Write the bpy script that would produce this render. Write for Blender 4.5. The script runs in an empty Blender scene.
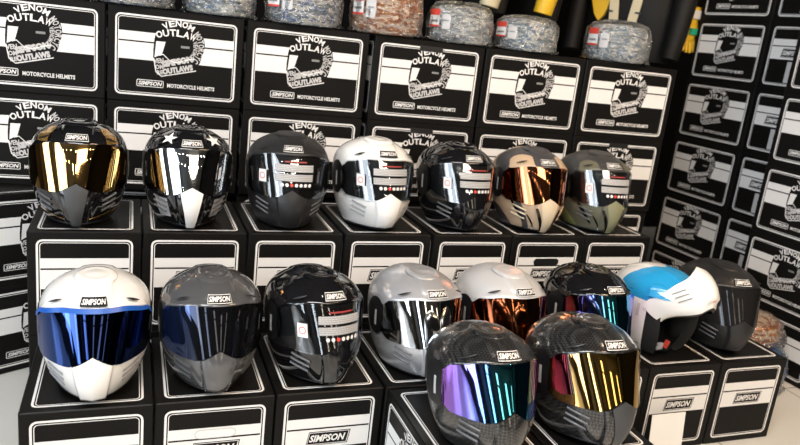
import bpy, math, random
from mathutils import Vector, Matrix
random.seed(7)
S = bpy.context.scene
COL = S.collection
PI = math.pi
# ------------------------------------------------------------------ camera
A0, PITCH, ROLL, HC, FPX = 0.378, 0.2548, 0.1167, 1.1505, 708.54
cam = bpy.data.cameras.new('camera'); cam_o = bpy.data.objects.new('camera', cam); COL.objects.link(cam_o)
cam.sensor_width = 36; cam.lens = FPX/800*36; cam.clip_start = 0.05; cam.clip_end = 60
r0 = Vector((1,0,0)); u0 = Vector((0,math.sin(PITCH),math.cos(PITCH))); f0 = Vector((0,math.cos(PITCH),-math.sin(PITCH)))
eX = r0*math.cos(ROLL)+u0*math.sin(ROLL); eY = -r0*math.sin(ROLL)+u0*math.cos(ROLL)
M3 = Matrix((eX, eY, -f0)).transposed()
Mw = Matrix.Rotation(-A0,3,'Z') @ M3
cam_o.matrix_world = Matrix.Translation((0,0,HC)) @ Mw.to_4x4()
S.camera = cam_o
cam.dof.use_dof = True; cam.dof.focus_distance = 1.8; cam.dof.aperture_fstop = 4.0
S.view_settings.view_transform = 'Standard'; S.view_settings.look = 'None'
S.view_settings.gamma = 1; S.view_settings.use_curve_mapping = False
S.view_settings.exposure = 0.22
# ------------------------------------------------------------------ world and large lights
w = bpy.data.worlds.new('world'); S.world = w; w.use_nodes = True
w.node_tree.nodes['Background'].inputs[0].default_value = (0.75,0.8,0.9,1)
w.node_tree.nodes['Background'].inputs[1].default_value = 0.25
def area(name, loc, tgt, sx, sy, power, color):
    l = bpy.data.lights.new(name,'AREA'); l.shape='RECTANGLE'; l.size=sx; l.size_y=sy; l.energy=power; l.color=color
    o = bpy.data.objects.new(name,l); COL.objects.link(o); o.location=loc
    o.rotation_euler = (Vector(tgt)-Vector(loc)).to_track_quat('-Z','Y').to_euler(); return o
area('daylight_from_windows', (-3.9,-1.0,1.7), (0.3,2.0,0.9), 2.4, 2.2, 88, (0.78,0.88,1.0))
area('ceiling_light_left', (-0.4,0.1,3.1), (0.0,1.2,0.3), 1.6, 0.5, 68, (1.0,0.98,0.96))
area('ceiling_light_right', (2.0,0.2,3.1), (2.0,1.4,0.3), 1.4, 0.5, 58, (1.0,0.67,0.38))
area('ceiling_light_front', (0.9,-2.4,3.1), (0.9,1.2,0.6), 2.2, 0.5, 44, (1.0,0.90,0.76))
# ------------------------------------------------------------------ materials
def mat(name, col, rough=0.5, metal=0.0, coat=0.0, emis=None, es=0, spec=0.5, noise=None):
    m = bpy.data.materials.new(name); m.use_nodes=True; nt=m.node_tree; b=nt.nodes['Principled BSDF']
    b.inputs['Base Color'].default_value=(*col,1); b.inputs['Roughness'].default_value=rough; b.inputs['Metallic'].default_value=metal
    b.inputs['Coat Weight'].default_value=coat; b.inputs['Coat Roughness'].default_value=0.04; b.inputs['Specular IOR Level'].default_value=spec
    if emis: b.inputs['Emission Color'].default_value=(*emis,1); b.inputs['Emission Strength'].default_value=es
    if noise:
        sc, amt = noise
        tc=nt.nodes.new('ShaderNodeTexCoord'); n=nt.nodes.new('ShaderNodeTexNoise'); n.inputs['Scale'].default_value=sc; n.inputs['Detail'].default_value=4
        nt.links.new(tc.outputs['Object'],n.inputs['Vector'])
        mx=nt.nodes.new('ShaderNodeMix'); mx.data_type='RGBA'
        mx.inputs[6].default_value=(*[c*(1-amt) for c in col],1); mx.inputs[7].default_value=(*[min(1,c*(1+amt)) for c in col],1)
        nt.links.new(n.outputs['Fac'],mx.inputs[0]); nt.links.new(mx.outputs[2],b.inputs['Base Color'])
    return m
M = {}
M['card'] = mat('black_printed_card',(0.006,0.0055,0.0052),0.42,0,0.0,spec=0.13,noise=(9,0.25))
M['white'] = mat('white_print',(0.74,0.73,0.72),0.45)
M['grey'] = mat('grey_print',(0.50,0.49,0.49),0.5)
M['midgrey'] = mat('mid_grey_print',(0.22,0.22,0.22),0.5)
M['sticker_grey'] = mat('sticker_grey_print',(0.30,0.30,0.30),0.4)
M['red'] = mat('red_print',(0.62,0.06,0.04),0.5)
M['black'] = mat('black_plastic',(0.008,0.008,0.009),0.4)
M['liner'] = mat('black_liner_foam',(0.010,0.010,0.011),0.9,noise=(60,0.4))
M['gloss_black'] = mat('gloss_black_paint',(0.006,0.006,0.007),0.08,0,0.8)
M['matte_black'] = mat('matte_black_paint',(0.015,0.015,0.016),0.42)
M['gloss_white'] = mat('gloss_white_paint',(0.80,0.79,0.77),0.15,0,0.8)
M['gunmetal'] = mat('gunmetal_grey_paint',(0.085,0.086,0.090),0.16,0.15,0.9)
M['silver'] = mat('brushed_silver_paint',(0.60,0.61,0.64),0.30,0.6,0.5)
M['satin_silver'] = mat('satin_silver_paint',(0.62,0.62,0.63),0.34,0.3,0.3)
M['blue'] = mat('blue_paint',(0.02,0.30,0.62),0.2,0,0.6)
M['blue_trim'] = mat('blue_trim',(0.01,0.09,0.40),0.3)
M['gold'] = mat('gold_paint',(0.55,0.33,0.10),0.25,0.8,0.5)
M['dark_grey'] = mat('dark_grey_panel',(0.045,0.047,0.05),0.4)
M['slit_light'] = mat('reflection_grey_vent',(0.09,0.093,0.10),0.3)  # lighter grey paints in the reflection on vent slits of dark helmets
M['slit_white'] = mat('shadow_grey_vent_plastic',(0.25,0.25,0.26),0.45)
M['sand'] = mat('pale_sand_paint',(0.58,0.48,0.34),0.35)
M['moss'] = mat('moss_green_paint',(0.20,0.20,0.12),0.4)
M['dull_red'] = mat('dull_red_print',(0.28,0.03,0.03),0.5)
M['orange'] = mat('orange_lens',(0.75,0.13,0.04),0.3)
M['yellow'] = mat('yellow_leather',(0.75,0.47,0.02),0.5)
M['cream'] = mat('cream_webbing',(0.62,0.55,0.38),0.6)
M['leather'] = mat('black_leather',(0.006,0.006,0.006),0.6,spec=0.25,noise=(14,0.5))
M['green'] = mat('green_plastic',(0.02,0.35,0.20),0.4)
M['paper'] = mat('white_paper_card',(0.80,0.79,0.77),0.6)
def carbon():
    m=mat('carbon_fibre_weave',(0.02,0.02,0.022),0.28,0.0,1.0); nt=m.node_tree; b=nt.nodes['Principled BSDF']
    tc=nt.nodes.new('ShaderNodeTexCoord'); mp=nt.nodes.new('ShaderNodeMapping'); mp.inputs['Rotation'].default_value=(0.5,0.6,0.78)
    nt.links.new(tc.outputs['Object'],mp.inputs['Vector'])
    wv=nt.nodes.new('ShaderNodeTexWave'); wv.inputs['Scale'].default_value=130; wv.bands_direction='X'
    ck=nt.nodes.new('ShaderNodeTexChecker'); ck.inputs['Scale'].default_value=190
    nt.links.new(mp.outputs[0],wv.inputs['Vector']); nt.links.new(mp.outputs[0],ck.inputs['Vector'])
    mm=nt.nodes.new('ShaderNodeMath'); mm.operation='MULTIPLY'; nt.links.new(wv.outputs['Fac'],mm.inputs[0]); nt.links.new(ck.outputs['Fac'],mm.inputs[1])
    cr=nt.nodes.new('ShaderNodeValToRGB'); cr.color_ramp.elements[0].color=(0.004,0.004,0.004,1); cr.color_ramp.elements[1].color=(0.075,0.075,0.078,1)
    nt.links.new(mm.outputs[0],cr.inputs[0]); nt.links.new(cr.outputs[0],b.inputs['Base Color']); b.inputs['Metallic'].default_value=0.1
    return m
M['carbon'] = carbon()
def camo(name, base, dark, pale, planes):
    """three colour swoosh paint: planes = list of (nx,ny,nz,offset,width) stripes in object space"""
    m=mat(name,base,0.38,0,0.15); nt=m.node_tree; b=nt.nodes['Principled BSDF']
    tc=nt.nodes.new('ShaderNodeTexCoord'); cur=None
    for i,(nx,ny,nz,off,wd,which) in enumerate(planes):
        d=nt.nodes.new('ShaderNodeVectorMath'); d.operation='DOT_PRODUCT'; d.inputs[1].default_value=(nx,ny,nz); nt.links.new(tc.outputs['Object'],d.inputs[0])
        s=nt.nodes.new('ShaderNodeMath'); s.operation='SUBTRACT'; nt.links.new(d.outputs['Value'],s.inputs[0]); s.inputs[1].default_value=off
        a=nt.nodes.new('ShaderNodeMath'); a.operation='ABSOLUTE'; nt.links.new(s.outputs[0],a.inputs[0])
        l=nt.nodes.new('ShaderNodeMath'); l.operation='LESS_THAN'; nt.links.new(a.outputs[0],l.inputs[0]); l.inputs[1].default_value=wd
        mx=nt.nodes.new('ShaderNodeMix'); mx.data_type='RGBA'; nt.links.new(l.outputs[0],mx.inputs[0])
        if cur: nt.links.new(cur,mx.inputs[6])
        else: mx.inputs[6].default_value=(*base,1)
        mx.inputs[7].default_value=(*(dark if which=='d' else pale),1); cur=mx.outputs[2]
    nt.links.new(cur,b.inputs['Base Color']); return m
M['desert'] = camo('desert_swoosh_paint',(0.50,0.36,0.24),(0.055,0.052,0.055),(0.62,0.52,0.36),
   [(0.55,-0.5,0.67,0.205,0.022,'d'),(-0.55,-0.5,0.67,0.205,0.022,'d'),(0.8,-0.1,0.6,-0.055,0.009,'d'),(-0.8,-0.1,0.6,-0.055,0.009,'d'),(0.9,0.0,-0.43,0.035,0.006,'d'),(-0.9,0.0,-0.43,0.035,0.006,'d')])
M['olive'] = camo('olive_swoosh_paint',(0.13,0.125,0.085),(0.045,0.045,0.045),(0.30,0.31,0.12),
   [(0.55,-0.5,0.67,0.205,0.026,'d'),(-0.55,-0.5,0.67,0.205,0.026,'d'),(0.8,-0.1,0.6,-0.055,0.010,'p'),(-0.8,-0.1,0.6,-0.055,0.010,'d'),(0.2,0.0,1.0,0.108,0.010,'p')])
def visor_mat(name, stops, rough=0.03, metal=1.0):
    """mirror coating; its tint across the visor also paints in reflected streaks (object x, -0.13..0.13)"""
    m=mat(name,(0.5,0.5,0.5),rough,metal); nt=m.node_tree; b=nt.nodes['Principled BSDF']
    tc=nt.nodes.new('ShaderNodeTexCoord'); sx=nt.nodes.new('ShaderNodeSeparateXYZ'); nt.links.new(tc.outputs['Object'],sx.inputs[0])
    mr=nt.nodes.new('ShaderNodeMapRange'); mr.inputs[1].default_value=-0.122; mr.inputs[2].default_value=0.122; nt.links.new(sx.outputs[0],mr.inputs[0])
    cr=nt.nodes.new('ShaderNodeValToRGB'); e=cr.color_ramp.elements
    for i,(p,c) in enumerate(stops):
        if i<2: e[i].position=p; e[i].color=(*c,1)
        else: k=e.new(p); k.color=(*c,1)
    nt.links.new(mr.outputs[0],cr.inputs[0]); nt.links.new(cr.outputs[0],b.inputs['Base Color']); return m
V = {}
V['gold'] = visor_mat('gold_mirror_visor',[(0,(0.80,0.52,0.20)),(1,(0.50,0.28,0.08))])
V['chrome'] = visor_mat('chrome_mirror_visor',[(0,(0.72,0.74,0.78)),(1,(0.62,0.60,0.56))])
V['blue'] = visor_mat('deep_blue_mirror_visor',[(0,(0.06,0.12,0.38)),(1,(0.012,0.025,0.10)),(0.5,(0.018,0.03,0.10))])  # lighter left end paints in a pale reflected streak
V['smoke'] = visor_mat('dark_smoke_visor',[(0,(0.03,0.07,0.22)),(1,(0.02,0.02,0.022)),(0.3,(0.035,0.038,0.05))],0.03,0.9)  # bluish left end paints in a reflected streak
V['black'] = visor_mat('black_tinted_visor',[(0,(0.02,0.02,0.022)),(1,(0.015,0.015,0.016))],0.05,0.3)
V['amber'] = visor_mat('amber_mirror_visor',[(0,(0.50,0.13,0.06)),(1,(0.55,0.15,0.04)),(0.5,(0.36,0.13,0.05))])
V['iridium'] = visor_mat('iridium_mirror_visor',[(0,(0.40,0.16,0.70)),(1,(0.62,0.10,0.50)),(0.22,(0.18,0.25,0.85)),(0.42,(0.10,0.60,0.75)),(0.64,(0.08,0.42,0.72)),(0.82,(0.28,0.14,0.70))])
V['old_gold'] = visor_mat('yellow_gold_mirror_visor',[(0,(0.62,0.35,0.16)),(1,(0.42,0.24,0.10)),(0.5,(0.75,0.50,0.12))])
def clear_mat(name, tint, ior=1.5, rough=0.02, bump=None, base=0.0):
    m=bpy.data.materials.new(name); m.use_nodes=True; nt=m.node_tree; nt.nodes.clear()
    out=nt.nodes.new('ShaderNodeOutputMaterial'); tr=nt.nodes.new('ShaderNodeBsdfTransparent'); tr.inputs[0].default_value=(*tint,1)
    gl=nt.nodes.new('ShaderNodeBsdfGlossy'); gl.inputs['Roughness'].default_value=rough; gl.inputs[0].default_value=(1,1,1,1)
    fr=nt.nodes.new('ShaderNodeFresnel'); fr.inputs[0].default_value=ior
    ad=nt.nodes.new('ShaderNodeMath'); ad.operation='ADD'; ad.inputs[1].default_value=base; ad.use_clamp=True; nt.links.new(fr.outputs[0],ad.inputs[0])
    mx=nt.nodes.new('ShaderNodeMixShader'); nt.links.new(ad.outputs[0],mx.inputs[0]); nt.links.new(tr.outputs[0],mx.inputs[1]); nt.links.new(gl.outputs[0],mx.inputs[2])
    nt.links.new(mx.outputs[0],out.inputs[0])
    if bump:
        tc=nt.nodes.new('ShaderNodeTexCoord'); n=nt.nodes.new('ShaderNodeTexNoise'); n.inputs['Scale'].default_value=bump; n.inputs['Detail'].default_value=3; n.inputs['Distortion'].default_value=1.5
        bp=nt.nodes.new('ShaderNodeBump'); bp.inputs['Strength'].default_value=0.9; bp.inputs['Distance'].default_value=0.05
        nt.links.new(tc.outputs['Object'],n.inputs['Vector']); nt.links.new(n.outputs['Fac'],bp.inputs['Height'])
        nt.links.new(bp.outputs[0],gl.inputs['Normal']); nt.links.new(bp.outputs[0],fr.inputs['Normal'])
    return m
V['clear'] = clear_mat('clear_visor',(0.80,0.82,0.84),1.65,0.02,None,0.06)
M['film'] = clear_mat('clear_plastic_film',(0.96,0.97,0.98),1.5,0.07,30,0.10)
def print_pattern(name, cols, scale):
    m=mat(name,(0.5,0.5,0.5),0.5,0,0.3); nt=m.node_tree; b=nt.nodes['Principled BSDF']
    tc=nt.nodes.new('ShaderNodeTexCoord'); mp=nt.nodes.new('ShaderNodeMapping'); mp.inputs['Scale'].default_value=(1.5,1.5,3.2); nt.links.new(tc.outputs['Object'],mp.inputs['Vector'])
    v=nt.nodes.new('ShaderNodeTexVoronoi'); v.inputs['Scale'].default_value=scale; nt.links.new(mp.outputs[0],v.inputs['Vector'])
    n=nt.nodes.new('ShaderNodeTexNoise'); n.inputs['Scale'].default_value=scale*0.8; n.inputs['Detail'].default_value=5; nt.links.new(mp.outputs[0],n.inputs['Vector'])
    sp=nt.nodes.new('ShaderNodeSeparateColor'); nt.links.new(v.outputs['Color'],sp.inputs[0])
    ad=nt.nodes.new('ShaderNodeMath'); ad.operation='ADD'; nt.links.new(sp.outputs[0],ad.inputs[0]); nt.links.new(n.outputs['Fac'],ad.inputs[1])
    ml=nt.nodes.new('ShaderNodeMath'); ml.operation='MULTIPLY'; ml.inputs[1].default_value=0.6; nt.links.new(ad.outputs[0],ml.inputs[0])
    cr=nt.nodes.new('ShaderNodeValToRGB'); e=cr.color_ramp.elements; cr.color_ramp.interpolation='LINEAR'
    for i,c in enumerate(cols):
        p=0.2+0.6*i/(len(cols)-1)
        if i<2: e[i].position=p; e[i].color=(*c,1)
        else: k=e.new(p); k.color=(*c,1)
    wv=nt.nodes.new('ShaderNodeTexWave'); wv.bands_direction='Z'; wv.inputs['Scale'].default_value=13; wv.inputs['Distortion'].default_value=1.2; nt.links.new(tc.outputs['Object'],wv.inputs['Vector'])
    a2=nt.nodes.new('ShaderNodeMath'); a2.operation='MULTIPLY_ADD'; a2.inputs[1].default_value=0.28; nt.links.new(wv.outputs['Fac'],a2.inputs[0]); nt.links.new(ml.outputs[0],a2.inputs[2])
    a3=nt.nodes.new('ShaderNodeMath'); a3.operation='SUBTRACT'; a3.inputs[1].default_value=0.04; nt.links.new(a2.outputs[0],a3.inputs[0])
    nt.links.new(a3.outputs[0],cr.inputs[0]); nt.links.new(cr.outputs[0],b.inputs['Base Color']); return m
# ------------------------------------------------------------------ mesh helpers
class MB:
    def __init__(s): s.v=[]; s.f=[]; s.m=[]; s.mats=[]
    def mi(s,m):
        if m not in s.mats: s.mats.append(m)
        return s.mats.index(m)
    def add(s,vs,fs,m):
        o=len(s.v); k=s.mi(m); s.v+= [tuple(v) for v in vs]; s.f+=[tuple(i+o for i in f) for f in fs]; s.m+=[k]*len(fs)
    def box(s,c,d,m,rot=None):
        vs=[]; 
        for z in(-1,1):
            for y in(-1,1):
                for x in(-1,1):
                    p=Vector((x*d[0]/2,y*d[1]/2,z*d[2]/2))
                    if rot: p=rot@p
                    vs.append(p+Vector(c))
        s.add(vs,[(0,2,3,1),(4,5,7,6),(0,1,5,4),(2,6,7,3),(0,4,6,2),(1,3,7,5)],m)
    def grid(s,rows,m,closed=False,fm=None):
        n=len(rows[0]); vs=[p for r in rows for p in r]; fs=[]; 
        o=len(s.v); s.v+=[tuple(v) for v in vs]
        for i in range(len(rows)-1):
            for j in range(n if closed else n-1):
                k=(j+1)%n
                mm = fm(i,j) if fm else m
                if mm is None: continue
                s.f.append((o+i*n+j,o+i*n+k,o+(i+1)*n+k,o+(i+1)*n+j)); s.m.append(s.mi(mm))
    def build(s,name,parent=None,smooth=False):
        me=bpy.data.meshes.new(name); me.from_pydata(s.v,[],s.f); 
        for m in s.mats: me.materials.append(m)
        me.polygons.foreach_set('material_index',s.m)
        if smooth: me.polygons.foreach_set('use_smooth',[True]*len(me.polygons))
        me.update(); o=bpy.data.objects.new(name,me); COL.objects.link(o)
        if parent: o.parent=parent
        return o
def tube(mb,pts,r,m,seg=8):
    pts=[Vector(p) for p in pts]; rows=[]
    for i,p in enumerate(pts):
        t=(pts[min(i+1,len(pts)-1)]-pts[max(i-1,0)]).normalized()
        a=t.orthogonal().normalized(); b=t.cross(a)
        rr=r[i] if isinstance(r,(list,tuple)) else r
        rows.append([p+a*rr*math.cos(2*PI*k/seg)+b*rr*math.sin(2*PI*k/seg) for k in range(seg)])
    mb.grid(rows,m,True)
    mb.add(rows[0],[tuple(range(seg))],m); mb.add(rows[-1],[tuple(range(seg))],m)
def empty(name,loc,rz=0,label=None,cat=None,group=None):
    o=bpy.data.objects.new(name,None); COL.objects.link(o); o.location=loc; o.rotation_euler=(0,0,rz); o.empty_display_size=0.1
    tag(o,label,cat,group); return o
def tag(o,label=None,cat=None,group=None,kind=None):
    if label: o['label']=label
    if cat: o['category']=cat
    if group: o['group']=group
    if kind: o['kind']=kind
    return o
_tc={}
def text2d(body,shear=0.0,bold=0.0,spacing=1.0):
    """(verts, faces) of a word, scaled to height 1, left-bottom at 0,0; also its width"""
    key=(body,shear,bold,spacing)
    if key in _tc: return _tc[key]
    cu=bpy.data.curves.new('t','FONT'); cu.body=body; cu.size=1; cu.shear=shear; cu.offset=bold; cu.space_character=spacing; cu.resolution_u=2
    o=bpy.data.objects.new('t',cu); COL.objects.link(o); dg=bpy.context.evaluated_depsgraph_get(); dg.update()
    me=bpy.data.meshes.new_from_object(o.evaluated_get(dg)); vs=[(v.co.x,v.co.y) for v in me.vertices]; fs=[tuple(p.vertices) for p in me.polygons]
    bpy.data.objects.remove(o); bpy.data.curves.remove(cu); bpy.data.meshes.remove(me)
    x0=min(v[0] for v in vs); x1=max(v[0] for v in vs); y0=min(v[1] for v in vs); y1=max(v[1] for v in vs); h=y1-y0
    vs=[((x-x0)/h,(y-y0)/h) for x,y in vs]; _tc[key]=(vs,fs,(x1-x0)/h); return _tc[key]
class Face:
    """flat print laid on a plane: origin o, axes u, v, normal n"""
    def __init__(s,mb,o,u,v): s.mb=mb; s.o=Vector(o); s.u=Vector(u); s.vv=Vector(v); s.n=s.u.cross(s.vv)
    def P(s,x,y,l): return s.o+s.u*x+s.vv*y+s.n*(0.0003+0.0003*l)
    def poly(s,pts,m,l=0): s.mb.add([s.P(x,y,l) for x,y in pts],[tuple(range(len(pts)))],m)
    def rect(s,x0,y0,x1,y1,m,l=0): s.poly([(x0,y0),(x1,y0),(x1,y1),(x0,y1)],m,l)
    def ring(s,x0,y0,x1,y1,r,t,m,l=0,sk=0.0):
        def rr(a,b,c,d,r):
            out=[]
            for cx,cy,a0 in ((c-r,d-r,0),(a+r,d-r,90),(a+r,b+r,180),(c-r,b+r,270)):
                for k in range(5):
                    t_=math.radians(a0+k*22.5); out.append((cx+r*math.cos(t_)+sk*(cy+r*math.sin(t_)-b),cy+r*math.sin(t_)))
            return out
        A=rr(x0,y0,x1,y1,r); B=rr(x0+t,y0+t,x1-t,y1-t,max(r-t,0.0005)); n=len(A)
        s.mb.add([s.P(x,y,l) for x,y in A+B],[(i,(i+1)%n,n+(i+1)%n,n+i) for i in range(n)],m)
    def text(s,body,x,y,h,w,m,l=1,ang=0,shear=0.0,bold=0.0):
        vs,fs,ww=text2d(body,shear,bold); c,sn=math.cos(ang),math.sin(ang); out=[]
        for a,b in vs:
            a=a/ww*w; b=b*h; out.append(s.P(x+a*c-b*sn,y+a*sn+b*c,l))
        s.mb.add(out,fs,m)
    def arc(s,body,cx,cy,r,h,a0,a1,m,l=1,wf=0.9):
        n=len(body)
        for i,ch in enumerate(body):
            if ch==' ': continue
            a=a0+(a1-a0)*(i+0.5)/n; step=abs(a1-a0)/n*r*wf; wd=step*(0.45 if ch in 'I' else 1.0)
            t=a-PI/2; x=cx+r*math.cos(a)-wd/2*math.cos(t); y=cy+r*math.sin(a)-wd/2*math.sin(t)
            s.text(ch,x,y,h,wd,m,l,t,0,0.03)
def frame(F,w,h,ins=0.021):
    F.ring(ins,ins,w-ins,h-ins,0.016,0.0052,M['white'])
    F.ring(ins+0.0082,ins+0.0082,w-ins-0.0082,h-ins-0.0082,0.010,0.0018,M['white'])
def stripes(F,w,h):
    t=h-0.021; a=0.031; b=w-0.031
    F.rect(a,t-0.078,b,t-0.051,M['white']); F.rect(a,t-0.135,b,t-0.0825,M['white'])
def logo(F,x,y,w,h,inv=False):
    """SIMPSON name plate; inv = black plate on white"""
    sk=0.18
    if inv:
        F.poly([(x,y),(x+w,y),(x+w+sk*h,y+h),(x+sk*h,y+h)],M['card'],1)
        F.ring(x+0.002,y+0.002,x+w-0.002,y+h-0.002,0.0015,0.0016,M['white'],2,sk)
        F.text('SIMPSON',x+0.008,y+h*0.24,h*0.52,w-0.014,M['white'],3,0,0.3,0.035)
    else:
        F.ring(x,y,x+w,y+h,0.004,0.002,M['white'],1)
        F.text('SIMPSON',x+0.005,y+h*0.22,h*0.58,w-0.009,M['white'],2,0,0.25,0.035)
def art(F,ox,oy):
    """helmet emblem made of lettering; ox,oy = its centre"""
    def P(x,y): return (ox+x,oy+y)
    sil=[]
    for k in range(25):
        a=math.radians(-25+k*(200/24)); sil.append(P(0.076*math.cos(a)+0.0,0.020+0.068*math.sin(a)))
    sil+= [P(-0.078,-0.005),P(-0.078,-0.03),P(-0.070,-0.072),P(-0.052,-0.086),P(-0.02,-0.078),P(0.052,-0.058),P(0.064,-0.03)]
    F.poly(sil,M['card'],1)
    F.arc('VENOM',*P(-0.004,0.004),0.068,0.019,math.radians(128),math.radians(54),M['white'],2,1.0)
    F.arc('OUTLAW',*P(-0.010,-0.098),0.140,0.021,math.radians(114),math.radians(67),M['white'],2,1.0)
    F.arc('MOTORCYC',*P(0.0,0.014),0.056,0.019,math.radians(44),math.radians(-46),M['grey'],2,1.05)
    F.arc('VENOMOU',*P(0.0,0.014),0.042,0.013,math.radians(22),math.radians(-52),M['grey'],2,1.05)
    F.poly([P(-0.074,-0.028),P(-0.052,-0.016),P(-0.042,0.022),P(-0.070,0.022)],M['white'],2)
    F.rect(ox+0.004,oy+0.008,ox+0.030,oy+0.015,M['midgrey'],3)
    # jaw: outline and lettering
    jaw=[(-0.078,-0.03),(-0.060,-0.022),(-0.048,-0.018),(-0.028,-0.036),(-0.008,-0.040),(0.020,-0.030),(0.046,-0.022)]
    for (x0,y0),(x1,y1) in zip(jaw[1:],jaw[2:]):
        F.poly([P(x0,y0),P(x1,y1),P(x1,y1+0.003),P(x0,y0+0.003)],M['white'],3)
    F.text('SIMPSON',*P(-0.050,-0.058),0.021,0.096,M['grey'],2,0.27,0,0.07)
    F.text('OUTLAWS',*P(-0.047,-0.080),0.019,0.094,M['grey'],2,0.24,0,0.07)
    F.text('VEN',*P(-0.075,-0.047),0.015,0.030,M['grey'],2,0.15,0,0.04)
    F.text('OM',*P(-0.070,-0.064),0.014,0.024,M['grey'],2,0.1,0,0.04)
    F.text('RE',*P(-0.065,-0.080),0.013,0.018,M['grey'],2,0.1,0,0.04)
    F.poly([P(-0.078,-0.03),P(-0.070,-0.072),P(-0.067,-0.072),P(-0.075,-0.03)],M['white'],3)
    F.poly([P(-0.070,-0.072),P(-0.052,-0.086),P(-0.052,-0.083),P(-0.068,-0.070)],M['white'],3)
    F.poly([P(-0.052,-0.086),P(0.052,-0.060),P(0.052,-0.057),P(-0.052,-0.083)],M['white'],3)
def make_box_mesh(name,L,D,H):
    """long side along x; origin at the middle of the bottom of the front (-y) long face"""
    mb=MB(); b=0.0025; vs=[]; 
    # chamfered carton
    x0,x1,y0,y1=-L/2,L/2,0,D
    prof=[(0,b),(b,0),(H-b,0),(H,b)]
    rows=[]
    for z,i in prof:
        rows.append([(x0+i+b,y0+i,z),(x1-i-b,y0+i,z),(x1-i,y0+i+b,z),(x1-i,y1-i-b,z),(x1-i-b,y1-i,z),(x0+i+b,y1-i,z),(x0+i,y1-i-b,z),(x0+i,y0+i+b,z)])
    mb.grid(rows,M['card'],True); mb.add(rows[0],[tuple(reversed(range(8)))],M['card']); mb.add(rows[-1],[tuple(range(8))],M['card'])
    sx=L/0.405
    for o,u in (((x0,y0,0),(1,0,0)),((x1,y1,0),(-1,0,0))):
        F=Face(mb,o,u,(0,0,1)); frame(F,L,H); stripes(F,L,H); art(F,0.210*sx,H-0.287+0.170)
        logo(F,0.085*sx,H-0.238,0.080,0.022); F.text('MOTORCYCLE HELMETS',0.176*sx,H-0.235,0.0125,0.145,M['white'],1,0,0,0.03)
    for o,u in (((x1,y0,0),(0,1,0)),((x0,y1,0),(0,-1,0))):
        F=Face(mb,o,u,(0,0,1)); frame(F,D,H); stripes(F,D,H); logo(F,D/2-0.056,H-0.021-0.127,0.108,0.038,True)
    F=Face(mb,(x0,y0,H),(1,0,0),(0,1,0)); frame(F,L,D)
    o=mb.build(name); return o
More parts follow.
